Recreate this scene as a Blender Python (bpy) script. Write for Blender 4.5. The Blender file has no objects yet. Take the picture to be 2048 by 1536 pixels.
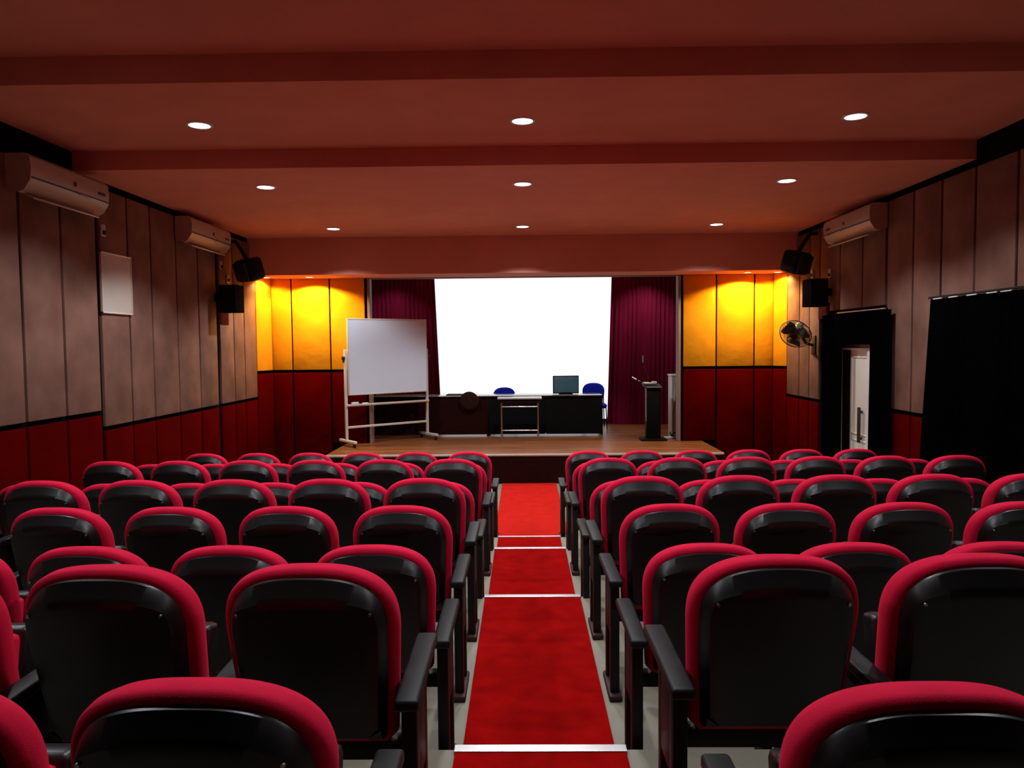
import bpy, bmesh, math, random
from mathutils import Vector, Matrix
random.seed(7)
S = bpy.context.scene
COL = S.collection
R = math.radians

# ------------------------------------------------------------------ camera
ZC = 2.07
pitch, yaw, roll, FPX = .0518, .014, -.0094, 1500.0
cp, sp, cy, sy, cr, sr = (math.cos(pitch), math.sin(pitch), math.cos(yaw), math.sin(yaw), math.cos(roll), math.sin(roll))
right = Vector((cy, sy, 0)); fwd = Vector((-sy*cp, cy*cp, -sp)); up = Vector((-sy*sp, cy*sp, cp))
r2 = right*cr + up*sr
u2 = up*cr - right*sr
cd = bpy.data.cameras.new('camera')
cd.sensor_width = 36; cd.lens = FPX/2048*36; cd.clip_start = .05; cd.clip_end = 100
cam = bpy.data.objects.new('camera', cd); COL.objects.link(cam)
m = Matrix((r2, u2, -fwd)).transposed().to_4x4()
m.translation = Vector((0, 0, ZC))
cam.matrix_world = m
S.camera = cam

# ------------------------------------------------------------------ world and exposure
w = bpy.data.worlds.new('world'); S.world = w; w.use_nodes = True
w.node_tree.nodes['Background'].inputs[0].default_value = (.02, .02, .025, 1)
w.node_tree.nodes['Background'].inputs[1].default_value = .05
S.view_settings.view_transform = 'Standard'
S.view_settings.look = 'None'
S.view_settings.gamma = 1
S.view_settings.use_curve_mapping = False
S.view_settings.exposure = 0.0
HALL_W = 250       # each hall downlight
WARM_W = 185       # warm lamps over the orange stage panels
S.cycles.max_bounces = 8

# ------------------------------------------------------------------ materials
MATS = {}
def mat(name, col, rough=.6, metal=0, spec=.5, emit=None, estr=0, var=0, vscale=6, col2=None, bump=0, bscale=60, sheen=0, stretch=None, detail=4):
    if name in MATS: return MATS[name]
    mt = bpy.data.materials.new(name); mt.use_nodes = True
    nt = mt.node_tree; b = nt.nodes['Principled BSDF']
    b.inputs['Base Color'].default_value = (*col, 1)
    b.inputs['Roughness'].default_value = rough
    b.inputs['Metallic'].default_value = metal
    b.inputs['Specular IOR Level'].default_value = spec
    if sheen:
        b.inputs['Sheen Weight'].default_value = sheen
        b.inputs['Sheen Tint'].default_value = (*[min(1, c*1.6+.05) for c in col], 1)
    if emit:
        b.inputs['Emission Color'].default_value = (*emit, 1)
        b.inputs['Emission Strength'].default_value = estr
    if var or bump:
        tc = nt.nodes.new('ShaderNodeTexCoord'); mp = nt.nodes.new('ShaderNodeMapping')
        nt.links.new(tc.outputs['Object'], mp.inputs[0])
        if stretch: mp.inputs['Scale'].default_value = stretch
    if var:
        n = nt.nodes.new('ShaderNodeTexNoise'); n.inputs['Scale'].default_value = vscale; n.inputs['Detail'].default_value = detail
        nt.links.new(mp.outputs[0], n.inputs['Vector'])
        cr_ = nt.nodes.new('ShaderNodeValToRGB')
        cr_.color_ramp.elements[0].position = .5-.22; cr_.color_ramp.elements[1].position = .5+.22
        lo = col2 or tuple(c*(1-var) for c in col)
        cr_.color_ramp.elements[0].color = (*lo, 1); cr_.color_ramp.elements[1].color = (*col, 1)
        nt.links.new(n.outputs['Fac'], cr_.inputs[0]); nt.links.new(cr_.outputs[0], b.inputs['Base Color'])
    if bump:
        n2 = nt.nodes.new('ShaderNodeTexNoise'); n2.inputs['Scale'].default_value = bscale; n2.inputs['Detail'].default_value = 3
        nt.links.new(mp.outputs[0], n2.inputs['Vector'])
        bp = nt.nodes.new('ShaderNodeBump'); bp.inputs['Strength'].default_value = bump; bp.inputs['Distance'].default_value = .02
        nt.links.new(n2.outputs['Fac'], bp.inputs['Height']); nt.links.new(bp.outputs[0], b.inputs['Normal'])
    MATS[name] = mt
    return mt
M = dict(
    ceiling=mat('bounce_tinted_ceiling', (.70, .265, .185), .9, spec=.15, var=.12, vscale=2),  # red bounce light from below is put into this base colour
    black=mat('black_backing', (.004, .004, .004), .95, spec=.05),
    grey=mat('grey_felt', (.25, .132, .098), .95, spec=.08, var=.42, vscale=2.6, bump=.5, bscale=3.5),
    orange=mat('orange_felt', (.80, .31, .008), .95, spec=.1, var=.12, vscale=3, bump=.6, bscale=4),
    red=mat('red_felt', (.085, .0006, .0004), .95, spec=.01, var=.3, vscale=2.5, bump=.5, bscale=4),
    floor=mat('floor_vinyl', (.2, .18, .135), .6, spec=.3, var=.2, vscale=3),
    carpet=mat('red_carpet', (.27, .0025, .0025), .95, spec=.01, var=.3, vscale=9, bump=.3, bscale=300),
    brightcarpet=mat('bright_red_carpet', (.46, .014, .010), .95, spec=.01, var=.2, vscale=7, bump=.3, bscale=300),
    alu=mat('aluminium', (.75, .75, .73), .35, metal=.85, var=.1, vscale=20),
    fabric=mat('seat_fabric', (.56, .007, .040), .85, spec=.08, sheen=.2, var=.15, vscale=14, bump=.15, bscale=400),
    shell=mat('black_plastic', (.004, .004, .004), .38, spec=.42, bump=.02, bscale=250),
    arm=mat('arm_plastic', (.006, .0068, .0068), .5, spec=.25, bump=.05, bscale=300),
    steel=mat('black_steel', (.006, .006, .006), .5, spec=.25, var=.2),
    foot=mat('foot_rubber', (.03, .012, .01), .6, spec=.2, var=.2),
    screw=mat('screw_metal', (.35, .35, .35), .3, metal=.9, var=.1),
    curtain=mat('maroon_velvet', (.20, .008, .038), .9, spec=.05, sheen=.1, var=.3, vscale=5, stretch=(6, 6, .5)),
    blackcloth=mat('black_cloth', (.0015, .0015, .0015), .95, spec=0, var=.3),
    white=mat('white_paint', (.72, .7, .68), .5, var=.06, vscale=4),
    offwhite=mat('dimmed_offwhite_plastic', (.42, .3, .22), .4, var=.06, vscale=4),  # air conditioners' white, darkened and warmed in colour for the dim light there
    wb=mat('whiteboard_face', (.68, .76, .86), .25, spec=.5, var=.05, vscale=1.5),
    ltmetal=mat('light_metal', (.72, .68, .6), .4, metal=.2, var=.08),
    chrome=mat('chrome', (.55, .55, .55), .25, metal=1, var=.05),
    brown=mat('dark_brown_wood', (.02, .003, .002), .6, spec=.08, var=.4, vscale=4, stretch=(1, 1, 8)),
    blackwood=mat('black_laminate', (.002, .002, .0022), .6, spec=.12, var=.2),
    tabletop=mat('glossy_tabletop', (.28, .26, .25), .12, spec=.8, var=.08),
    blue=mat('blue_fabric', (.012, .04, .75), .8, spec=.2, var=.15, vscale=30),
    teal=mat('teal_plastic', (.05, .15, .19), .45, var=.2, vscale=20),
    disc=mat('brown_wicker', (.03, .009, .006), .8, spec=.1, var=.5, vscale=40),
    speaker=mat('speaker_black', (.005, .005, .005), .7, spec=.15, var=.2),
    speakerside=mat('speaker_side', (.008, .004, .003), .9, spec=0, var=.2),
    jamb=mat('pale_trim', (.24, .15, .13), .6, var=.08),
    cab=mat('grey_white_metal', (.5, .48, .45), .5, var=.08),
    rubber=mat('black_rubber', (.012, .012, .012), .7, var=.2),
    lens=mat('lamp_lens', (.9, .9, .9), .5, emit=(.86, .9, 1), estr=5, var=.02),
    warmlens=mat('warm_lamp_lens', (.9, .8, .5), .5, emit=(1, .75, .3), estr=10, var=.02),
    screen=mat('lit_screen', (.8, .8, .8), .9, emit=(.95, .985, 1), estr=1.1, var=.02),  # emission stands in for projector light falling on the fabric
    doorw=mat('door_white', (.8, .76, .66), .5, var=.06, vscale=3),
    fandark=mat('fan_brown', (.025, .014, .011), .5, var=.2),
    board=mat('board_grey', (.55, .52, .46), .6, var=.08, vscale=3),
    bracket=mat('bracket_brown', (.05, .010, .007), .95, spec=0, var=.15),
    paper=mat('paper', (.75, .75, .75), .7, var=.05),
)
def wood_floor():
    mt = bpy.data.materials.new('stage_planks'); mt.use_nodes = True
    nt = mt.node_tree; b = nt.nodes['Principled BSDF']; L = nt.links.new
    tc = nt.nodes.new('ShaderNodeTexCoord')
    br = nt.nodes.new('ShaderNodeTexBrick'); br.inputs['Scale'].default_value = 1
    br.inputs['Brick Width'].default_value = 1.4; br.inputs['Row Height'].default_value = .12; br.inputs['Mortar Size'].default_value = .003
    br.inputs['Color1'].default_value = (.27, .095, .028, 1); br.inputs['Color2'].default_value = (.17, .055, .016, 1); br.inputs['Mortar'].default_value = (.06, .02, .01, 1)
    L(tc.outputs['Object'], br.inputs['Vector'])
    mp = nt.nodes.new('ShaderNodeMapping'); mp.inputs['Scale'].default_value = (2, 30, 2); L(tc.outputs['Object'], mp.inputs[0])
    n = nt.nodes.new('ShaderNodeTexNoise'); n.inputs['Scale'].default_value = 1.5; n.inputs['Detail'].default_value = 6; L(mp.outputs[0], n.inputs['Vector'])
    mx = nt.nodes.new('ShaderNodeMix'); mx.data_type = 'RGBA'; mx.blend_type = 'MULTIPLY'; mx.inputs[0].default_value = .7
    rp = nt.nodes.new('ShaderNodeValToRGB'); rp.color_ramp.elements[0].position = .3; rp.color_ramp.elements[0].color = (.45, .4, .35, 1)
    rp.color_ramp.elements[1].position = .65
    L(n.outputs['Fac'], rp.inputs[0]); L(br.outputs['Color'], mx.inputs[6]); L(rp.outputs[0], mx.inputs[7]); L(mx.outputs[2], b.inputs['Base Color'])
    b.inputs['Roughness'].default_value = .38; b.inputs['Specular IOR Level'].default_value = .35
    return mt
M['wood'] = wood_floor()

# ------------------------------------------------------------------ mesh helpers
class MB:
    def __init__(s): s.bm = bmesh.new()
    def box(s, x0, x1, y0, y1, z0, z1, bev=0, seg=2, mx=None):
        r = bmesh.ops.create_cube(s.bm, size=1)
        vs = r['verts']
        for v in vs:
            v.co = Vector(((x0+x1)/2+v.co.x*(x1-x0), (y0+y1)/2+v.co.y*(y1-y0), (z0+z1)/2+v.co.z*(z1-z0)))
        if bev:
            es = list({e for v in vs for e in v.link_edges})
            rr = bmesh.ops.bevel(s.bm, geom=es, offset=bev, segments=seg, profile=.5, affect='EDGES')
            vs = [v for v in rr['verts']]
        if mx: bmesh.ops.transform(s.bm, matrix=mx, verts=vs)
        return s
    def cyl(s, p0, p1, r, r2=None, seg=16):
        p0, p1 = Vector(p0), Vector(p1); d = p1-p0
        q = d.to_track_quat('Z', 'Y').to_matrix().to_4x4(); q.translation = (p0+p1)/2
        bmesh.ops.create_cone(s.bm, cap_ends=True, cap_tris=False, segments=seg, radius1=r, radius2=r if r2 is None else r2, depth=d.length, matrix=q)
        return s
    def sph(s, c, r, sc=(1, 1, 1), seg=20, mx=None):
        m_ = Matrix.Translation(c) @ Matrix.Diagonal((*sc, 1))
        if mx: m_ = mx @ m_
        bmesh.ops.create_uvsphere(s.bm, u_segments=seg, v_segments=seg//2, radius=r, matrix=m_)
        return s
    def tube(s, pts, r, seg=8, closed=False):
        pts = [Vector(p) for p in pts]; rings = []; n = len(pts)
        for i, p in enumerate(pts):
            a = pts[(i-1) % n] if (closed or i > 0) else p
            b = pts[(i+1) % n] if (closed or i < n-1) else p
            t = (b-a).normalized()
            ref = Vector((0, 0, 1)) if abs(t.z) < .9 else Vector((1, 0, 0))
            u = t.cross(ref).normalized(); v = t.cross(u)
            rings.append([s.bm.verts.new(p+(u*math.cos(k*2*math.pi/seg)+v*math.sin(k*2*math.pi/seg))*r) for k in range(seg)])
        for i in range(n if closed else n-1):
            A, B = rings[i], rings[(i+1) % n]
            for k in range(seg): s.bm.faces.new((A[k], A[(k+1) % seg], B[(k+1) % seg], B[k]))
        if not closed:
            s.bm.faces.new(rings[0][::-1]); s.bm.faces.new(rings[-1])
        return s
    def rings(s, rs, cap0=True, cap1=True):
        V = [[s.bm.verts.new(p) for p in r] for r in rs]
        n = len(V[0])
        for A, B in zip(V, V[1:]):
            for k in range(n): s.bm.faces.new((A[k], A[(k+1) % n], B[(k+1) % n], B[k]))
        if cap0: s.bm.faces.new(V[0][::-1])
        if cap1: s.bm.faces.new(V[-1])
        return s
    def prism(s, poly, z0, z1):      # poly in XY
        return s.rings([[(x, y, z0) for x, y in poly], [(x, y, z1) for x, y in poly]])
    def build(s, name, material, parent=None, smooth=None, loc=None):
        bmesh.ops.recalc_face_normals(s.bm, faces=s.bm.faces[:])
        me = bpy.data.meshes.new(name); s.bm.to_mesh(me); s.bm.free()
        me.materials.append(material)
        if smooth is not None:
            for p in me.polygons: p.use_smooth = True
            me.set_sharp_from_angle(angle=R(smooth))
        o = bpy.data.objects.new(name, me); COL.objects.link(o)
        if parent: o.parent = parent
        if loc: o.location = loc
        return o
def tag(o, label=None, cat=None, group=None, kind=None):
    if label: o['label'] = label
    if cat: o['category'] = cat
    if group: o['group'] = group
    if kind: o['kind'] = kind
    return o
def empty(name, loc, rz=0, label=None, cat=None, group=None):
    o = bpy.data.objects.new(name, None); COL.objects.link(o); o.empty_display_size = .1
    o.location = loc; o.rotation_euler = (0, 0, rz)
    return tag(o, label, cat, group)
def copy_tree(o, parent=None):
    c = o.copy(); COL.objects.link(c)
    if parent: c.parent = parent
    for ch in list(o.children): copy_tree(ch, c)
    return c
def struct(name, mb, material, parent=None, smooth=None):
    o = mb.build(name, material, parent, smooth)
    if not parent: o['kind'] = 'structure'
    return o

# ------------------------------------------------------------------ setting: floor, ceiling, walls
XW = 4.3
TIERS = [(-2.6, 2.79, .525), (2.79, 5.045, .35), (5.045, 6.80, .20), (6.80, 7.755, .06), (7.755, 16.0, 0.0)]
f = MB()
for y0, y1, z in TIERS: f.box(-XW-.3, XW+.3, y0, y1, -.3, z)
struct('floor', f, M['floor'])
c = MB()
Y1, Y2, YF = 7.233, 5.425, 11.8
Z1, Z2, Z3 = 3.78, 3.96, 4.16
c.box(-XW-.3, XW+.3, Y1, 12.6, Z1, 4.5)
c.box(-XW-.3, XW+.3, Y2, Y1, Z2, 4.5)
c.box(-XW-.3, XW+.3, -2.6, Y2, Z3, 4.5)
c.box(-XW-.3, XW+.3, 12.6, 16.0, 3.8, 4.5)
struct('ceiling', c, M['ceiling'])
# header beam with soffit above the stage front
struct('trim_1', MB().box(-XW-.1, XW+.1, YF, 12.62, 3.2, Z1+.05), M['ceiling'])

def wall_panels(wall, side, bounds, dado, top=3.70, low=.03, gap=.03, thick=.03):
    """felt panels on a side wall; bounds = list of (y, gap)"""
    for (ya, ga), (yb, gb), dz, zl in zip(bounds, bounds[1:], dado, low if isinstance(low, list) else [low]*len(dado)):
        a, b = ya+ga/2, yb-gb/2
        x0, x1 = (-XW-.02, -XW+thick) if side < 0 else (XW-thick, XW+.02)
        if dz is not None:
            MB().box(x0, x1, a, b, dz+.024, top, .008).build('upper_panel', M['grey'], wall, 40)
            MB().box(x0, x1, a, b, zl, dz-.024, .008).build('lower_panel', M['red'], wall, 40)
wl = struct('wall_left', MB().box(-XW-.3, -XW, -2.6, 12.6, -.3, 4.4), M['black'])
bl = [(y, .035) for y in (3.5, 4.08, 4.66, 5.24, 5.81, 6.385, 6.96)] + [(7.565, .07)] + [(y, .03) for y in (8.145, 8.65, 9.28, 9.90)] + [(10.53, .12), (11.09, .025), (11.51, .03), (12.03, .02)]
wall_panels(wl, -1, bl, [1.42]*7+[1.25]*8)
MB().box(-XW-.02, -XW+.03, -2.55, 3.47, 1.45, 3.9, .008).build('upper_panel', M['grey'], wl)
MB().box(-XW-.02, -XW+.03, -2.55, 3.47, .55, 1.4, .008).build('lower_panel', M['red'], wl)

wrm = MB()
wrm.box(XW, XW+.3, -2.6, 9.30, -.3, 4.4); wrm.box(XW, XW+.3, 10.30, 12.6, -.3, 4.4); wrm.box(XW, XW+.3, 9.29, 10.31, 2.06, 4.4)
wr = struct('wall_right', wrm, M['black'])
br_ = [(y, .035) for y in (3.7, 4.28, 4.86, 5.44, 6.0, 6.58, 7.185, 7.75, 8.30)] + [(8.9, .06)]
wall_panels(wr, 1, br_, [1.42]*7+[1.27]*2)
wall_panels(wr, 1, [(10.86, .04), (11.24, .03), (11.64, .03), (12.18, .02)], [1.22]*3)
for a, b in ((8.93, 9.50), (9.53, 10.17), (10.2, 10.84)):
    MB().box(XW-.03, XW+.02, a, b, 2.5, 3.70, .008).build('upper_panel', M['grey'], wr, 40)
MB().box(XW-.03, XW+.02, -2.55, 3.67, 1.45, 3.9, .008).build('upper_panel', M['grey'], wr)
MB().box(XW-.03, XW+.02, -2.55, 3.67, .55, 1.4, .008).build('lower_panel', M['red'], wr)

struct('wall_back', MB().box(-XW-.3, XW+.3, -2.8, -2.6, -.3, 4.5), M['blackcloth'])
YW = 12.46
wf = MB()
wf.box(-XW-.1, -2.55, YW+.03, YW+.18, -.3, 3.25); wf.box(2.6, XW+.1, YW+.03, YW+.18, -.3, 3.25)
wf = struct('wall_front', wf, M['black'])
def fpanel(xa, xb, za, zb, mt, nm): MB().box(xa+.012, xb-.012, YW, YW+.05, za, zb, .008).build(nm, mt, wf, 40)
for xa, xb in ((-4.18, -3.83), (-3.83, -3.19), (-3.19, -2.60), (2.655, 3.21), (3.21, 3.835), (3.835, 4.155)):
    lo = .46 if abs((xa+xb)/2) < 2.95 else .03
    fpanel(xa, xb, 1.69, 3.198, M['orange'], 'upper_panel'); fpanel(xa, xb, lo, 1.642, M['red'], 'lower_panel')
# slanted return panels in the two corners
for (xa, ya), (xb, yb) in (((-4.17, 12.45), (-4.29, 12.04)), ((4.145, 12.45), (4.29, 12.19))):
    d = Vector((xb-xa, yb-ya, 0)); L_ = d.length; n_ = Vector((d.y, -d.x, 0)).normalized()
    mx = Matrix.Translation((xa, ya, 0)) @ Matrix.Rotation(math.atan2(d.y, d.x), 4, 'Z')
    MB().box(.012, L_-.005, -.02, .02, 1.69, 3.198, .006, mx=mx).build('upper_panel', M['orange'], wf, 40)
    MB().box(.012, L_-.005, -.02, .02, .03, 1.642, .006, mx=mx).build('lower_panel', M['red'], wf, 40)
# recess behind the opening
struct('wall_stage_left', MB().box(-3.6, -3.45, 12.6, 15.8, .3, 4.0), M['black'])
struct('wall_stage_right', MB().box(3.45, 3.6, 12.6, 15.8, .3, 4.0), M['black'])
struct('wall_stage_back', MB().box(-3.6, 3.6, 15.7, 15.85, .3, 4.0), M['black'])
struct('trim_2', MB().box(-2.56, -2.515, YW-.02, YW+.16, .45, 3.2, .006), M['jamb'])
struct('trim_3', MB().box(2.575, 2.62, YW-.02, YW+.16, .45, 3.2, .006), M['jamb'])
struct('trim_4', MB().box(-2.515, 2.575, YW+.04, YW+.16, 3.188, 3.2, .002), M['jamb'])

# stage platform
st = empty('stage', (0, 11.12, 0), 0, 'low wooden stage platform at the end of the aisle', 'stage')
MB().box(-2.95, 2.98, .0, .05, 0, .41).build('front_panel', M['brown'], st)
MB().box(-2.95, 2.98, .0+.05, 1.36, 0, .41).build('base', M['brown'], st)
MB().box(-3.4, 3.4, 1.54, 4.55, 0.01, .41).build('rear_base', M['brown'], st)
MB().prism([(-2.95, -.02), (2.98, -.02), (2.98, 1.36), (2.58, 1.36), (2.58, 1.53), (3.44, 1.53), (3.44, 4.57), (-3.44, 4.57), (-3.44, 1.53), (-2.52, 1.53), (-2.52, 1.36), (-2.95, 1.36)], .41, .45).build('plank_floor', M['wood'], st)
MB().box(-2.95, 2.98, -.032, -.02, .425, .452, .003).build('edge_strip', M['ltmetal'], st)

# aisle carpet and step edges
CX0, CX1 = -.268, .38
cm = MB()
t = .008
prof = []
for i, (y0, y1, z) in enumerate(TIERS):
    a = max(y0, -1.5) if i == 0 else y0+t
    b = min(y1, 7.80)
    prof += [(a, z+t), (b+(t if i < 4 else 0), z+t)]
low_ = []
for i, (y0, y1, z) in enumerate(TIERS):
    low_ += [(max(y0, -1.5), z+.0005), (min(y1, 7.80), z+.0005)]
ringA = [(CX0, y, z) for y, z in prof] ; ringB = [(CX1, y, z) for y, z in prof]
lowA = [(CX0, y+.0003, z) for y, z in low_]; lowB = [(CX1, y+.0003, z) for y, z in low_]
vA = [cm.bm.verts.new(p) for p in ringA]; vB = [cm.bm.verts.new(p) for p in ringB]
wA = [cm.bm.verts.new(p) for p in lowA]; wB = [cm.bm.verts.new(p) for p in lowB]
for i in range(len(vA)-1):
    cm.bm.faces.new((vA[i], vB[i], vB[i+1], vA[i+1])); cm.bm.faces.new((wA[i], wA[i+1], wB[i+1], wB[i]))
    cm.bm.faces.new((vA[i], vA[i+1], wA[i+1], wA[i])); cm.bm.faces.new((vB[i], wB[i], wB[i+1], vB[i+1]))
cm.bm.faces.new((vA[0], wA[0], wB[0], vB[0])); cm.bm.faces.new((vA[-1], vB[-1], wB[-1], wA[-1]))
tag(cm.build('aisle_carpet', M['carpet']), 'long dark red carpet runner down the stepped centre aisle', 'carpet')
tag(MB().prism([(-.262, 7.81), (.378, 7.81), (.378, 8.12), (.49, 8.12), (.49, 11.10), (-.315, 11.10), (-.315, 8.12), (-.262, 8.12)], .001, .010).build('carpet_mat', M['brightcarpet']), 'brighter red carpet mat on the flat floor between the lowest step and the stage', 'carpet')
ORD = ['first', 'second', 'third', 'fourth', 'fifth', 'sixth', 'seventh', 'eighth', 'ninth']
NOSE = ['white metal step edge across the aisle, nearest the camera', 'white metal step edge across the aisle, second from the camera', 'white metal step edge across the aisle, third from the camera', 'thin metal step edge across the aisle, nearest the stage']
for i in range(4):
    y = TIERS[i][1]; z = TIERS[i][2]; hw = .034 if i < 3 else .02
    nb = MB().box(CX0-.004, CX1+.004, y-hw, y+.014, z+t, z+t+.006, .002).box(CX0-.004, CX1+.004, y+.009, y+.014, z-.03 if i < 3 else z-.015, z+t+.004, .001)
    tag(nb.build('step_nosing', M['alu']), NOSE[i], 'step edging', 'metal step edges on the aisle')

# ------------------------------------------------------------------ lamps
def spot(parent, loc, watt, col, size, blend, rad=.07, tilt=None):
    ld = bpy.data.lights.new('lamp_light', 'SPOT'); ld.energy = watt; ld.color = col; ld.spot_size = R(size); ld.spot_blend = blend; ld.shadow_soft_size = rad
    o = bpy.data.objects.new('lamp_light', ld); COL.objects.link(o); o.parent = parent; o.location = loc
    if tilt: o.rotation_euler = tilt
    return o
def downlight(x, y, z, label, watt, lens='lens', rad=.088, col=(.92, .95, 1), size=124, blend=.4, group='recessed ceiling downlights'):
    t_ = empty('downlight', (x, y, z), 0, label, 'ceiling light', group)
    n = 40
    rings = []
    for r_, zz in ((rad+.022, 0), (rad+.022, -.004), (rad+.012, -.011), (rad, -.009), (rad-.004, -.002)):
        rings.append([(r_*math.cos(k*2*math.pi/n), r_*math.sin(k*2*math.pi/n), zz) for k in range(n)])
    MB().rings(rings).build('trim_ring', M['white'], t_, 40)
    MB().cyl((0, 0, -.006), (0, 0, -.002), rad-.002, seg=40).build('lens', M[lens], t_)
    spot(t_, (0, 0, -.02), watt, col, size, blend, rad=rad*.7)
    return t_
SIDE = {-1: 'left', 0: 'middle', 1: 'right'}
for pw, yy, zz, nm in ((1.15, 10.93, Z1, 'row nearest the stage'), (1.0, 8.06, Z1, 'second row from the stage'), (.9, 6.43, Z2, 'third row from the stage'), (.85, 4.35, Z3, 'row above the top of the photo'), (.85, 2.3, Z3, 'unseen row added over the last seats')):  # rearmost row is out of view, added to light the nearest seats
    for k, xx in ((-1, -2.72), (0, .02), (1, 2.81)):
        downlight(xx, yy, zz, '%s round white downlight in the %s' % (SIDE[k], nm), HALL_W*pw*(.68 if k > 0 else .84 if k < 0 else 1))
for xx, ww, nm in ((-3.42, 1, 'left orange panels, larger pool'), (-4.12, .22, 'left corner'), (3.62, .9, 'right orange panels, larger pool'), (4.1, .22, 'right corner')):
    downlight(xx, 12.12, 3.2, 'warm yellow downlight in the stage soffit over the %s' % nm, WARM_W*ww, 'warmlens', .05, (1, .66, .2), 150, .25, 'warm soffit lamps')
for xx, ww, nm in ((-2.55, .5, 'left'), (2.45, 1, 'right')):
    downlight(xx, 14.5, 3.8, 'small downlight above the %s stage curtain' % nm, 95*ww, 'lens', .05, (1, .9, .9), 100, .7, 'lamps over the stage curtains')

# ------------------------------------------------------------------ auditorium seats
H_ = .956
def outline(n=48):
    pts = []
    # from bottom right up round the top to bottom left (counter-clockwise seen from -y .. orientation fixed later)
    hw_b, hw, s_sh, s_top = .222, .243, .37, .56
    pts.append((hw_b-.03, -.0)); pts.append((hw_b, .03))
    for s_ in (.12, .21, .30): pts.append((hw_b+(hw-hw_b)*(s_/.37), s_))
    for i in range(n+1):
        a = math.pi*i/n
        ca, sa = math.cos(a), math.sin(a)
        pts.append((hw*math.copysign(abs(ca)**(2/2.55), ca), s_sh+(s_top-s_sh)*abs(sa)**(2/2.55)))
    for s_ in (.30, .21, .12): pts.append((-(hw_b+(hw-hw_b)*(s_/.37)), s_))
    pts.append((-hw_b, .03)); pts.append((-hw_b+.03, 0))
    return pts
OUT = outline()
def normals(P):
    N = []
    n = len(P)
    for i in range(n):
        ax, ay = P[i-1]; bx, by = P[(i+1) % n]
        dx, dy = bx-ax, by-ay; l = math.hypot(dx, dy) or 1
        N.append((dy/l, -dx/l))
    return N
NRM = normals(OUT)
def ring(inset, y, topx=0, smin=None):
    r_ = []
    for (x, s_), (nx, ns) in zip(OUT, NRM):
        X = x-nx*inset; Sx = s_-ns*inset
        k = max(0, ns)**2*max(0, min(1, (s_-.3)/.2))
        Sx -= topx*k
        if smin is not None: Sx = max(Sx, smin)
        if abs(X) > abs(x) and X*x > 0: X = x
        yy = -.075 - .225*Sx + .42*X*X + y
        r_.append((X, yy, H_-.56+Sx))
    return r_
def leg_set(parent, x):
    a = MB().box(x-.034, x+.034, -.215, .27, .565, .60, .011, 3).build('armrest', M['arm'], parent, 40)
    MB().box(x-.022, x+.022, -.165, -.115, .02, .57, .008).build('leg', M['steel'], parent, 40)
    MB().box(x-.022, x+.022, .02, .065, .02, .57, .008).build('leg', M['steel'], parent, 40)
    MB().box(x-.02, x+.02, -.13, .04, .30, .55, .008).build('side_panel', M['steel'], parent, 40)
    MB().box(x-.032, x+.032, -.20, .10, 0, .032, .01).build('foot', M['foot'], parent, 40)
def make_chair(both, other=False):
    t_ = empty('auditorium_seat', (0, 0, 0), 0, 'x', 'chair')
    MB().rings([ring(.024, 0), ring(.008, .006), ring(.002, .02), ring(0, .045), ring(.006, .07), ring(.022, .09), ring(.05, .102), ring(.10, .108)]).build('back_cushion', M['fabric'], t_, 70)
    sh = MB().rings([ring(.036, .012), ring(.027, -.002), ring(.030, -.010), ring(.040, -.036, .030), ring(.048, -.045, .034), ring(.075, -.048, .034)]).build('back_shell', M['shell'], t_, 35)
    for s_ in (-1, 1):
        z_ = H_-.56+.435; xx = s_*.178
        yy = -.075-.225*.435+.42*xx*xx-.047
        MB().cyl((xx, yy+.004, z_), (xx, yy-.004, z_-.001), .0045, seg=10).build('screw', M['screw'], sh, 40)
    # tipped-up seat
    mx = Matrix.Translation((0, .06, .40)) @ Matrix.Rotation(R(80), 4, 'X')
    MB().box(-.185, .185, .02, .28, .045, .09, .02, 3, mx=mx).build('seat_cushion', M['fabric'], t_, 60)
    MB().box(-.20, .20, -.01, .30, -.02, .06, .018, 2, mx=mx).build('seat_shell', M['shell'], t_, 60)
    MB().box(-.26, .26, -.03, .03, .33, .39, .01).build('support_bar', M['steel'], t_, 40)
    leg_set(t_, -.272)
    if both: leg_set(t_, .272)
    return t_
one = make_chair(False); two = make_chair(True)
used = set()
SHIFT = {(8, 1): -.025, (7, -1): .02, (7, 1): .085, (4, -1): .04, (4, 1): .06, (6, -1): .02, (6, 1): .015}
AC, P = .058, .56
AHS = [.632, .634, .634, .636, .64, .65, .65, .65, .65]   # half distance between the two aisle seats, row by row
ROWS = [(7.838, 0.0), (6.75, .06), (6.03, .20), (5.02, .20), (4.27, .35), (3.568, .35), (2.832, .35), (1.988, .525), (1.296, .525)]
NL = [6, 6, 6, 6, 5, 4, 4, 3, 2]
NR = [6, 6, 6, 6, 5, 4, 3, 2, 1]
def seatw(k): return 'on the aisle' if k == 0 else '%s from the aisle' % ORD[k]
for ri, (yy, zz) in enumerate(ROWS):
    rw = 'front row' if ri == 0 else ('last row, nearest the camera' if ri == 8 else '%s row from the stage' % ORD[ri])
    for side, n in ((-1, NL[ri]), (1, NR[ri])):
        for k in range(n):
            x = AC + side*(AHS[ri] + k*P)
            end = (side < 0 and k == 0) or (side > 0 and k == 5)
            src = two if end else one
            if src.name not in used: used.add(src.name); o = src
            else: o = copy_tree(src)
            o.location = (x, yy+.155+SHIFT.get((ri, side), 0), zz); o.rotation_euler = (0, 0, random.uniform(-.006, .006))
            o['label'] = 'red-edged black seat %s, left block, %s' % (seatw(k), rw) if side < 0 else 'red-edged black seat %s, right block, %s' % (seatw(k), rw)
            o['category'] = 'chair'; o['group'] = 'auditorium seats left of the aisle' if side < 0 else 'auditorium seats right of the aisle'

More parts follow.
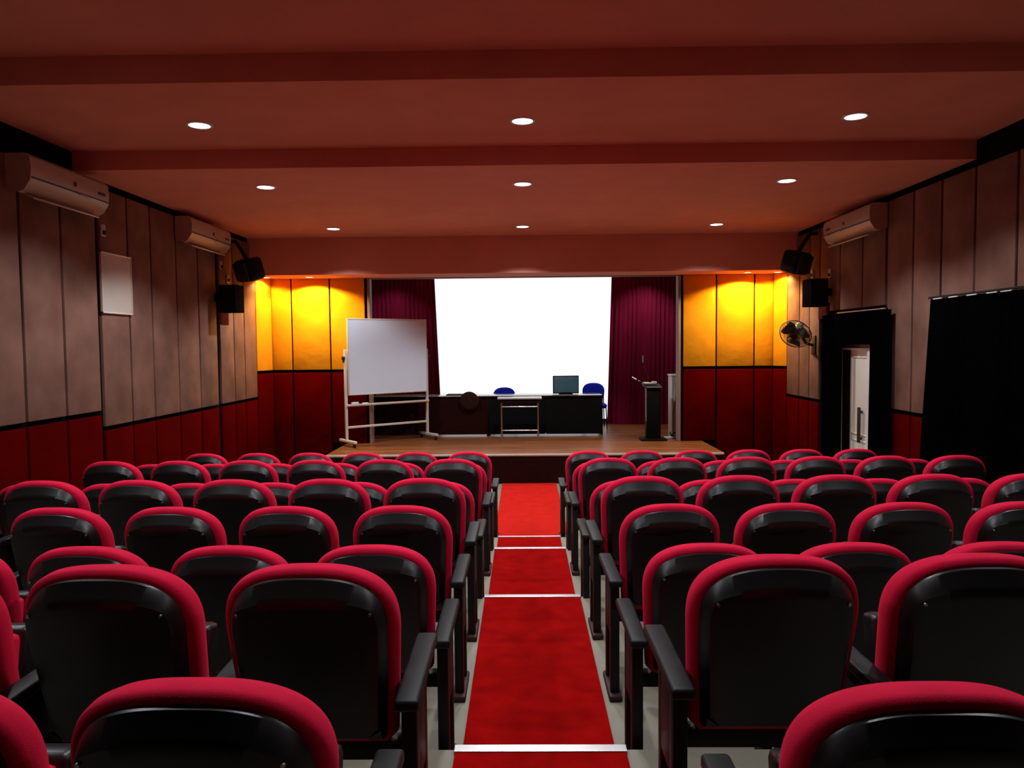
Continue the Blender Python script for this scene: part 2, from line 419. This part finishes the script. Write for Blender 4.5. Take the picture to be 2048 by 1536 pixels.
# ------------------------------------------------------------------ stage: screen and curtains
sc = empty('projection_screen', (.03, 15.3, .45), 0, 'large bright white projection screen at the back of the stage', 'screen')
MB().box(-1.86, 1.86, 0, .012, .10, 3.16).build('screen_fabric', M['screen'], sc)
MB().box(-1.88, 1.88, -.01, .02, .07, .10, .006).build('bottom_bar', M['steel'], sc)
MB().box(-1.95, 1.95, -.05, .07, 3.16, 3.30, .01).build('housing', M['white'], sc)
def drape(name, xa, xb_top, xb_bot, y, z0, z1, material, amp=.035, per=.085, nz=12, parent=None, ph=0, steps=8, thick=.008):
    mb = MB()
    n = int(abs(xb_top-xa)/per)*steps
    grid = []
    for j in range(nz+1):
        v = j/nz; z = z1+(z0-z1)*v
        row = []
        for i in range(n+1):
            u = i/n
            x = xa+(xb_top+(xb_bot-xb_top)*v-xa)*u
            a = amp*(.6+.4*math.sin(3.1*u*n/steps*.37+ph))*(.55+.45*v)
            row.append((x, y+a*math.sin(2*math.pi*i/steps+ph+.35*math.sin(2.2*v+u*9)), z))
        grid.append(row)
    F = [[mb.bm.verts.new(p) for p in r_] for r_ in grid]
    B = [[mb.bm.verts.new((p[0], p[1]+thick, p[2])) for p in r_] for r_ in grid]
    for j in range(nz):
        for i in range(n):
            mb.bm.faces.new((F[j][i], F[j][i+1], F[j+1][i+1], F[j+1][i])); mb.bm.faces.new((B[j][i], B[j+1][i], B[j+1][i+1], B[j][i+1]))
    for j in range(nz):
        mb.bm.faces.new((F[j][0], F[j+1][0], B[j+1][0], B[j][0])); mb.bm.faces.new((F[j][n], B[j][n], B[j+1][n], F[j+1][n]))
    for i in range(n):
        mb.bm.faces.new((F[0][i], B[0][i], B[0][i+1], F[0][i+1])); mb.bm.faces.new((F[nz][i], F[nz][i+1], B[nz][i+1], B[nz][i]))
    return mb.build(name, material, parent, 60)
for nm, xa, xt, xb, lb in (('stage_curtain', -3.3, -1.76, -1.64, 'maroon pleated stage curtain left of the bright screen, behind the whiteboard'), ('stage_curtain', 3.35, 1.81, 1.70, 'maroon pleated stage curtain right of the bright screen, behind the podium')):
    o = drape(nm, xa, xt, xb, 15.12, .46, 3.72, M['curtain'])
    tag(o, lb, 'curtain', 'stage curtains')

# ------------------------------------------------------------------ whiteboard on wheels
ax, ay, bx, by = -2.85, 12.08, -1.66, 13.05
wbE = empty('whiteboard', ((ax+bx)/2, (ay+by)/2, .453), math.atan2(by-ay, bx-ax), 'white mobile whiteboard on a wheeled metal stand, turned at an angle on stage', 'whiteboard')
hl = math.hypot(bx-ax, by-ay)/2
MB().box(-hl+.035, hl-.035, -.03, -.012, .845, 2.055).build('writing_surface', M['wb'], wbE)
fr = MB()
fr.box(-hl+.02, hl-.02, -.034, -.005, 2.05, 2.075, .005).box(-hl+.02, hl-.02, -.034, -.005, .825, .85, .005)
fr.box(-hl+.02, -hl+.04, -.034, -.005, .83, 2.07, .005).box(hl-.04, hl-.02, -.034, -.005, .83, 2.07, .005)
fr.box(-hl+.03, hl-.03, -.013, -.006, .84, 2.06)
fr.build('board_frame', M['ltmetal'], wbE, 40)
for s_ in (-1, 1):
    MB().box(s_*hl-.022, s_*hl+.022, .0, .04, .09, 1.57, .006).build('post', M['ltmetal'], wbE, 40)
    ft = MB().box(s_*hl-.025, s_*hl+.025, -.30, .26, .06, .105, .008).build('foot', M['ltmetal'], wbE, 40)
    for yy in (-.25, .21):
        MB().cyl((s_*hl-.014, yy, .03), (s_*hl+.014, yy, .03), .03, seg=16).box(s_*hl-.02, s_*hl+.02, yy-.012, yy+.012, .035, .066).build('caster', M['rubber'], ft, 40)
    MB().cyl((s_*(hl+.02), .02, 1.43), (s_*(hl+.055), .02, 1.43), .035, .03, seg=16).box(min(s_*(hl+.03), s_*(hl+.045)), max(s_*(hl+.03), s_*(hl+.045)), .0, .03, 1.36, 1.43).build('clamp_knob', M['rubber'], wbE, 40)
MB().box(-hl, hl, .005, .035, .285, .32, .004).build('crossbar', M['ltmetal'], wbE, 40)
MB().box(-hl, hl, -.05, .035, .655, .67, .003).box(-hl, hl, -.055, -.045, .655, .685, .002).box(-hl, hl, .005, .035, .64, .675, .004).build('pen_tray', M['ltmetal'], wbE, 40)
wm = Matrix.Translation(wbE.location) @ Matrix.Rotation(wbE.rotation_euler.z, 4, 'Z')
er = empty('board_eraser', wm @ Vector((-.63, -.022, .672)), wbE.rotation_euler.z, 'white board eraser at the left end of the whiteboard tray', 'eraser')
MB().box(-.06, .06, -.02, .02, .012, .04, .006).build('grip', M['paper'], er, 40)
MB().box(-.058, .058, -.019, .019, 0, .012).build('felt_pad', M['rubber'], er)
mk = empty('marker_pen', wm @ Vector((-.43, -.02, .684)), wbE.rotation_euler.z, 'white marker pen lying on the whiteboard tray beside the eraser', 'marker')
MB().cyl((-.065, 0, 0), (.035, 0, 0), .012, seg=14).build('barrel', M['paper'], mk, 40)
MB().cyl((.035, 0, 0), (.07, 0, 0), .0125, seg=14).build('cap', M['rubber'], mk, 40)

# ------------------------------------------------------------------ tables on stage
def panel_table(x0, x1, y0, y1, label, front):
    t_ = empty('conference_table', ((x0+x1)/2, (y0+y1)/2, .453), 0, label, 'table')
    a, b, d = x0-(x0+x1)/2, x1-(x0+x1)/2, (y1-y0)/2
    MB().box(a, b, -d, d, .69, .715, .005).build('tabletop', M['tabletop'], t_, 40)
    MB().box(a+.002, b-.002, -d-.004, -d+.004, .683, .712, .002).build('edge_band', front, t_, 40)
    mid = a+.61 if front is M['brown'] else (a+b)/2
    MB().box(a+.003, mid-.008, -d+.02, -d+.04, .025, .685).build('front_panel', front, t_)
    MB().box(mid+.008, b-.003, -d+.02, -d+.04, .025, .685).build('front_panel', front, t_)
    MB().box(a+.03, b-.03, -d+.03, -d+.034, .04, .68).build('backing', M['blackwood'], t_)
    for xx in (a+.001, b-.026):
        MB().box(xx, xx+.025, -d+.01, d-.03, 0, .69, .003).build('side_panel', front, t_, 40)
    return t_
TY0, TY1 = 13.34, 13.94
panel_table(-2.72, -.62, TY0, TY1, 'long dark brown table on stage, behind the whiteboard', M['brown'])
panel_table(-.615, 1.43, TY0, TY1, 'long black-fronted table on stage, holding the dark monitor', M['blackwood'])
TT = .453+.715
ts = empty('side_table', (-.05, 12.75, .453), 0, 'small white-topped table with thin metal legs in front of the long table', 'table')
MB().box(-.375, .375, -.2, .2, .705, .728, .005).build('tabletop', M['tabletop'], ts, 40)
MB().box(-.34, .34, -.18, .18, .645, .705, .003).build('apron', M['brown'], ts)
for sx in (-1, 1):
    for sy_ in (-1, 1):
        MB().cyl((sx*.31, sy_*.17, 0), (sx*.31, sy_*.17, .65), .013, seg=10).build('leg', M['chrome'], ts, 40)
MB().cyl((-.31, -.17, .58), (.31, -.17, .58), .01, seg=10).build('crossbar', M['chrome'], ts, 40)
MB().cyl((-.31, -.17, .18), (.31, -.17, .18), .011, seg=10).build('crossbar', M['chrome'], ts, 40)

# monitor on the black table
mo = empty('monitor', (.79, 13.66, TT), R(4), 'dark teal monitor seen from behind on the long black-fronted table', 'monitor')
MB().box(-.238, .238, -.012, .02, .012, .338, .012, 3).build('casing', M['speaker'], mo, 40)
MB().box(-.222, .222, -.02, -.010, .03, .322, .006).build('rear_cover', M['teal'], mo, 40)
MB().box(-.12, .12, -.06, .12, 0, .012, .004).build('stand_base', M['speaker'], mo, 40)
# flat dark folder
fo = empty('folder', (-1.22, 13.6, TT), R(-3), 'flat dark folder lying near the left edge of the screen on the brown table', 'folder')
MB().box(-.16, .16, -.11, .11, 0, .012, .003).build('cover', M['speaker'], fo, 40)
MB().box(-.15, .155, -.10, .105, .012, .026, .003).build('papers', M['fandark'], fo, 40)
# round wicker disc in front of brown table
di = empty('wicker_disc', (-.95, 13.29, 1.083), 0, 'round dark brown woven disc mounted at the front edge of the long table', 'plaque')
n = 40
MB().rings([[(r_*math.cos(k*2*math.pi/n), y_, r_*math.sin(k*2*math.pi/n)) for k in range(n)] for r_, y_ in ((.155, .03), (.162, .02), (.162, -.005), (.15, -.018), (.12, -.024), (.03, -.028))]).build('woven_face', M['disc'], di, 40)
MB().tube([(.162*math.cos(k*2*math.pi/n), .005, .162*math.sin(k*2*math.pi/n)) for k in range(n)], .008, closed=True).build('rim', M['fandark'], di, 60)

# blue chairs behind the table
def blue_chair(x, y, h, label, rz=0):
    t_ = empty('padded_chair', (x, y, .453), rz, label, 'chair', 'blue chairs behind the stage table')
    pts = []
    for i in range(33):
        a = math.pi*i/32; pts.append((.215*math.copysign(abs(math.cos(a))**.8, math.cos(a)), h-.17+.17*abs(math.sin(a))**.8))
    pts += [(-.205, h-.27), (-.17, h-.30), (.17, h-.30), (.205, h-.27)]
    cx_, cz_ = 0, h-.16
    def rr(k, yy): return [(px*k, yy+.35*px*px*k*k-.0, cz_+(pz-cz_)*k) for px, pz in pts]
    MB().rings([rr(.93, -.25), rr(1, -.235), rr(1, -.215), rr(.95, -.2), rr(.8, -.19)]).build('backrest', M['blue'], t_, 50)
    MB().box(-.22, .22, -.20, .24, .42, .48, .025, 3).build('seat', M['blue'], t_, 50)
    for s_ in (-1, 1):
        MB().tube([(s_*.19, -.215, h-.2), (s_*.20, -.225, .52), (s_*.20, -.21, .42), (s_*.215, -.26, 0)], .011).build('leg', M['steel'], t_, 50)
        MB().tube([(s_*.20, .2, .42), (s_*.215, .24, 0)], .011).build('leg', M['steel'], t_, 50)
    MB().tube([(-.2, -.22, .41), (.2, -.22, .41)], .01).tube([(-.2, .2, .41), (.2, .2, .41)], .01).tube([(-.2, -.2, .41), (-.2, .2, .41)], .01).tube([(.2, -.2, .41), (.2, .2, .41)], .01).build('seat_frame', M['steel'], t_, 50)
blue_chair(-.355, 14.3, .80, 'blue padded chair behind the table near the screen centre, only its top showing', math.pi)
blue_chair(1.385, 14.45, .865, 'blue padded chair with dark legs at the right end of the table', math.pi)

# ------------------------------------------------------------------ podium, microphones, cabinet, cables
po = empty('podium', (2.19, 12.62, .453), 0, 'slim black podium standing in front of the right stage curtain', 'podium')
MB().box(-.22, .22, -.16, .16, 0, .03, .01).build('base_plate', M['blackwood'], po, 40)
MB().box(-.118, .118, -.09, .09, .03, .90, .006).build('column', M['blackwood'], po, 40)
MB().box(-.128, -.118, -.094, -.07, .32, .90, .002).build('edge_trim', M['chrome'], po)
mx = Matrix.Translation((0, 0, .90)) @ Matrix.Rotation(R(8), 4, 'X')
MB().box(-.16, .13, -.13, .13, 0, .025, .006, mx=mx).build('reading_top', M['rubber'], po, 40)
MB().box(-.12, .125, -.132, -.126, .005, .02, mx=mx).build('front_lip', M['chrome'], po)
pa = empty('paper_bundle', (2.15, 12.62, 1.40), R(5), 'crumpled grey paper bundle on top of the black podium', 'paper')
MB().box(-.13, -.02, -.06, .06, .0, .028, .008).box(.02, .10, -.05, .05, 0, .04, .012).box(-.05, .03, -.05, .05, 0, .018, .006).build('sheets', M['board'], pa, 40)
ms = empty('gooseneck_microphone', (2.13, 12.72, 1.395), 0, 'upright thin microphone rising behind the podium top', 'microphone')
MB().tube([(0, 0, 0), (0, .02, .15), (-.06, .03, .30), (-.08, .02, .36)], .006).build('gooseneck', M['steel'], ms, 60)
MB().cyl((-.08, .02, .36), (-.085, .01, .48), .013, seg=12).build('capsule', M['screw'], ms, 40)
ms2 = empty('gooseneck_microphone', (2.06, 12.55, 1.38), 0, 'slanted microphone pointing left from the podium top', 'microphone')
MB().tube([(0, 0, 0), (-.06, -.01, .05), (-.13, -.02, .08)], .006).build('gooseneck', M['steel'], ms2, 60)
MB().cyl((-.16, -.02, .098), (-.23, -.02, .138), .011, seg=12).build('capsule', M['white'], ms2, 40)
MB().cyl((-.10, -.02, .068), (-.13, -.02, .082), .009, seg=12).build('collar', M['screw'], ms2, 40)
ca = empty('floor_cabinet', (2.73, 12.95, .453), 0, 'tall white cabinet mostly hidden behind the right edge of the stage opening', 'cabinet')
MB().box(-.19, .3, -.16, .16, .0, 1.06, .012).build('body', M['cab'], ca, 40)
MB().box(-.2, .31, -.17, .17, 1.06, 1.09, .008).build('top_cap', M['white'], ca, 40)
MB().box(-.192, -.17, -.165, -.15, .30, 1.04, .004).build('corner_trim', M['white'], ca, 40)
MB().tube([(-.12, -.165, .95), (-.115, -.168, .78), (-.13, -.17, .6), (-.165, -.168, .45), (-.17, -.17, .1)], .006).build('cable', M['rubber'], ca, 60)
cb = []
for i in range(60):
    a = i*.55; cb.append((.06*math.cos(a)+.02*math.sin(i*.9), .05*math.sin(a), .012+.10*abs(math.sin(i*.37))*.9))
ps = empty('power_strip', (2.50, 12.76, .453), R(10), 'white power strip with tangled cables on the stage floor beside the podium', 'power strip')
MB().box(-.10, .09, -.03, .03, 0, .035, .006).build('strip', M['white'], ps, 40)
MB().tube([(p[0]+.10, p[1]+.05, p[2]) for p in cb], .006).build('cable', M['rubber'], ps, 60)

# ------------------------------------------------------------------ wall things
def air_con(y0, y1, side, z0, z1, label):
    yc = (y0+y1)/2; h = (y1-y0)/2
    t_ = empty('air_conditioner', (side*(XW-.03), yc, z0), 0 if side < 0 else math.pi, label, 'air conditioner', 'wall air conditioners')
    prof_ = [(0, .03), (.10, 0.0), (.15, .02), (.205, .10), (.215, .20), (.205, z1-z0-.03), (.17, z1-z0), (0, z1-z0)]
    MB().rings([[(px, -h, pz) for px, pz in prof_], [(px, h, pz) for px, pz in prof_]]).build('body', M['offwhite'], t_, 35)
    MB().box(.206, .222, -h+.01, h-.01, .115, .125, .002).build('panel_seam', M['fandark'], t_)
    mx_ = Matrix.Translation((.12, 0, -.012)) @ Matrix.Rotation(R(25), 4, 'Y')
    MB().box(-.075, .06, -h+.08, h-.12, -.008, .008, .003, mx=mx_).build('louvre', M['offwhite'], t_, 40)
    sgn = 1 if side < 0 else -1
    MB().cyl((.212, sgn*h*.05, .19), (.219, sgn*h*.05, .19), .022, seg=16).build('badge', M['fandark'], t_, 40)
    MB().box(.205, .219, sgn*h*.78-.06, sgn*h*.78+.06, .17, .2, .003).build('display', M['fandark'], t_, 40)
    MB().box(.212, .224, (sgn*h*.45)-.3*h, (sgn*h*.45)+.5*h if sgn > 0 else (sgn*h*.45)+.3*h, .105, .115, .002).build('chrome_strip', M['chrome'], t_, 40)
    return t_
air_con(6.24, 7.42, -1, 3.38, 3.70, 'white wall air conditioner high on the left wall, nearer the camera')
air_con(9.28, 10.52, -1, 3.38, 3.70, 'white wall air conditioner high on the left wall, nearer the stage')
air_con(8.88, 10.22, 1, 3.37, 3.69, 'white wall air conditioner high on the right wall above the door')
# grey board on left wall
bd = empty('notice_board', (-XW+.03, 7.87, 2.44), 0, 'blank grey-white board hung on the left wall panels', 'board')
MB().box(0, .02, -.29, .29, 0, .615, .004).build('panel', M['board'], bd, 40)
fb = MB()
for a in ((-.295, .295, -.005, .01), (-.295, .295, .605, .62)): fb.box(0, .026, a[0], a[1], a[2], a[3], .002)
for a in (-.295, .283): fb.box(0, .026, a, a+.012, -.005, .62, .002)
fb.build('frame', M['ltmetal'], bd, 40)
# sockets
def socket(x, y, z, side, label):
    t_ = empty('wall_socket', (x, y, z), 0 if side < 0 else math.pi, label, 'socket', 'small wall sockets')
    MB().box(0, .02, -.04, .04, -.06, .06, .006).build('plate', M['cab'], t_, 40)
    MB().box(.018, .04, -.02, .02, -.045, .0, .006).build('plug', M['rubber'], t_, 40)
X0 = XW-.03
socket(-X0, 7.65, 3.275, -1, 'small pale socket on the left wall above the grey board')
socket(-X0, 10.64, 3.24, -1, 'small pale socket under the left air conditioner nearer the stage')
socket(-X0, 10.88, 3.07, -1, 'small pale socket just above the left black speaker')
socket(X0, 11.12, 3.07, 1, 'small pale socket above the right black speaker, nearer the stage')
socket(X0, 10.48, 3.02, 1, 'small pale socket on the right wall between speaker and door')
socket(X0, 8.995, 3.55, 1, 'small dim socket high on the right wall beside the air conditioner')
# box speakers
def box_speaker(side, label):
    t_ = empty('box_speaker', (side*4.06, 10.48, 2.56), 0, label, 'speaker', 'black box speakers on the side walls')
    MB().box(-.13, .13, -.13, .14, 0, .38, .01).build('cabinet', M['speakerside'], t_, 40)
    MB().box(-.122, .122, -.142, -.128, .008, .372, .006).build('grille', M['speaker'], t_, 40)
    MB().box(min(side*.13, side*.215), max(side*.13, side*.215), -.04, .04, .15, .25, .005).build('mount_arm', M['steel'], t_, 40)
    MB().box(min(side*.20, side*.212), max(side*.20, side*.212), .03, .40, -.16, .06, .004).build('wall_plate', M['bracket'], t_, 40)
box_speaker(-1, 'black box speaker on the left wall beside the stage')
box_speaker(1, 'black box speaker on the right wall above the fan')
def corner_speaker(side, z, label):
    t_ = empty('corner_speaker', (side*3.97, 10.95, z), 0, label, 'speaker', 'rounded black corner speakers')
    mx_ = Matrix.Rotation(side*R(35), 4, 'Z') @ Matrix.Rotation(R(18), 4, 'X')
    MB().box(-.17, .17, -.14, .16, -.16, .16, .06, 4, mx=mx_).build('cabinet', M['speaker'], t_, 50)
    MB().box(-.14, .14, -.155, -.135, -.13, .13, .02, 3, mx=mx_).build('grille', M['rubber'], t_, 50)
    MB().tube([(0, .02, .1), (side*.12, .03, .30), (side*.2, .03, .42), (side*.30, .03, .42)], .03, 10).build('bracket_arm', M['steel'], t_, 50)
corner_speaker(-1, 3.2, 'rounded black speaker bracketed in the upper left corner beside the stage')
corner_speaker(1, 3.22, 'rounded black speaker bracketed in the upper right corner beside the stage')

# wall fan
fa = empty('wall_fan', (XW-.03, 11.02, 2.03), 0, 'dark wall fan with round wire cage, tilted down, on the right wall', 'fan')
MB().box(-.03, 0, -.07, .07, -.14, .14, .01).build('wall_plate', M['fandark'], fa, 40)
cen = Vector((-.40, -.32, .16)); nrm = Vector((-.50, -.62, -.50)).normalized()
back = cen-nrm*.16
MB().tube([(-.02, 0, 0), (-.14, -.06, .02), (-.22, -.12, .10), back], .022, 10).build('neck', M['fandark'], fa, 50)
q = nrm.to_track_quat('Z', 'Y').to_matrix().to_4x4(); q.translation = cen
MB().cyl(back-nrm*.06, back+nrm*.10, .062, .055, 20).sph(back-nrm*.06, .06).build('motor', M['offwhite'], fa, 50)
def circ(r_, z_, n_=48): return [q @ Vector((r_*math.cos(k*2*math.pi/n_), r_*math.sin(k*2*math.pi/n_), z_)) for k in range(n_)]
cg = MB()
RF = .22
cg.tube(circ(RF, 0), .007, 6, True)
for r_, z_ in ((.19, .05), (.13, .07), (.06, .075)): cg.tube(circ(r_, z_, 32), .0022, 5, True)
for r_, z_ in ((.19, -.05), (.12, -.06)): cg.tube(circ(r_, z_, 32), .0022, 5, True)
for k in range(60):
    a = k*2*math.pi/60; ca_, sa_ = math.cos(a), math.sin(a)
    cg.tube([q @ Vector((r_*ca_, r_*sa_, z_)) for r_, z_ in ((RF, 0), (.21, .035), (.13, .07), (.045, .076))], .0022, 4)
    cg.tube([q @ Vector((r_*ca_, r_*sa_, z_)) for r_, z_ in ((RF, 0), (.21, -.035), (.12, -.06), (.05, -.062))], .0022, 4)
cg.build('cage', M['fandark'], fa, 60)
MB().cyl(q @ Vector((0, 0, .07)), q @ Vector((0, 0, .082)), .045, .04, 24).build('badge', M['bracket'], fa, 40)
for k in range(3):
    mb = MB(); pts_f = []; 
    for j in range(7):
        u = j/6; rr_ = .03+.17*u; wa = .5+.3*math.sin(math.pi*u)
        a0 = k*2*math.pi/3+.2*u
        pts_f.append([q @ Vector((rr_*math.cos(a0-wa), rr_*math.sin(a0-wa), -.02)), q @ Vector((rr_*math.cos(a0+wa), rr_*math.sin(a0+wa), .03)), q @ Vector((rr_*math.cos(a0+wa), rr_*math.sin(a0+wa), .034)), q @ Vector((rr_*math.cos(a0-wa), rr_*math.sin(a0-wa), -.016))])
    mb.rings(pts_f).build('blade', M['fandark'], fa, 60)
MB().cyl(q @ Vector((0, 0, -.06)), q @ Vector((0, 0, .05)), .035, seg=20).build('hub', M['fandark'], fa, 40)

# ------------------------------------------------------------------ right-hand door and curtains
dr = MB().box(XW+.04, XW+.08, 9.40, 9.975, .0, 1.965, .003)
dr = struct('door_1', dr, M['doorw'])
for z0, z1 in ((.10, .80), (.87, 1.88)):
    mbp = MB()
    for a in ((9.46, 9.92, z0, z0+.015), (9.46, 9.92, z1-.015, z1)): mbp.box(XW+.03, XW+.045, a[0], a[1], a[2], a[3], .003)
    for a in (9.46, 9.905): mbp.box(XW+.03, XW+.045, a, a+.015, z0, z1, .003)
    mbp.build('panel_moulding', M['doorw'], dr, 40)
MB().box(XW-.02, XW+.01, 9.585, 9.635, .78, 1.235, .008).box(XW, XW+.045, 9.60, 9.62, .82, .85).box(XW, XW+.045, 9.60, 9.62, 1.16, 1.19).build('door_handle', M['fandark'], dr, 40)
MB().box(XW+.03, XW+.09, 9.975, 10.20, .0, 1.965, .003).build('side_leaf', M['brown'], dr)
MB().box(XW-.01, XW+.12, 9.32, 10.28, 1.965, 1.99, .003).box(XW-.01, XW+.12, 10.20, 10.28, 0, 1.97, .003).box(XW-.01, XW+.12, 9.32, 9.40, 0, 1.97, .003).build('door_frame', M['white'], dr)
MB().box(XW+.05, XW+.07, 9.32, 10.20, 1.99, 2.035).build('transom', M['jamb'], dr)
MB().box(XW+.12, XW+.16, 9.25, 10.35, -.05, 2.1).build('backing', M['black'], dr)
def side_drape(name, ya, yb_top, yb_bot, x, z0, z1, parent=None, amp=.03, per=.13):
    o = drape(name, ya, yb_top, yb_bot, 0, z0, z1, M['blackcloth'], amp, per, 10, parent)
    for v in o.data.vertices: v.co = Vector((x+v.co.y, v.co.x, v.co.z))
    o.data.flip_normals()
    return o
dc = empty('door_curtain', (0, 0, 0), 0, 'black curtains hung around the white door in the right wall', 'curtain')
side_drape('drape', 8.63, 9.13, 9.14, XW-.10, .22, 2.44, dc)
side_drape('drape', 10.58, 9.93, 9.92, XW-.10, .02, 2.44, dc)
side_drape('valance', 9.12, 9.95, 9.95, XW-.09, 2.04, 2.44, dc, .012)
MB().tube([(XW-.09, 8.78, 2.455), (XW-.09, 10.08, 2.455)], .012).build('rail', M['chrome'], dc, 60)
for yy in (8.85, 10.0): MB().box(XW-.10, XW, yy-.01, yy+.01, 2.44, 2.47, .003).build('rail_bracket', M['steel'], dc, 40)
wc = empty('window_curtain', (0, 0, 0), 0, 'wide black curtain covering the right wall, nearest the camera', 'curtain')
side_drape('drape', 5.6, 7.80, 7.99, XW-.10, .38, 2.50, wc)
MB().tube([(XW-.10, 5.5, 2.515), (XW-.10, 7.83, 2.515)], .011).build('rail', M['steel'], wc, 60)
for yy in (6.55, 6.75, 7.05, 7.35, 7.62): MB().tube([(XW-.125, yy-.07, 2.497), (XW-.128, yy+.07, 2.495)], .006).build('light_leak_strip', M['paper'], wc, 60)  # white strips stand in for light leaking past the curtain top
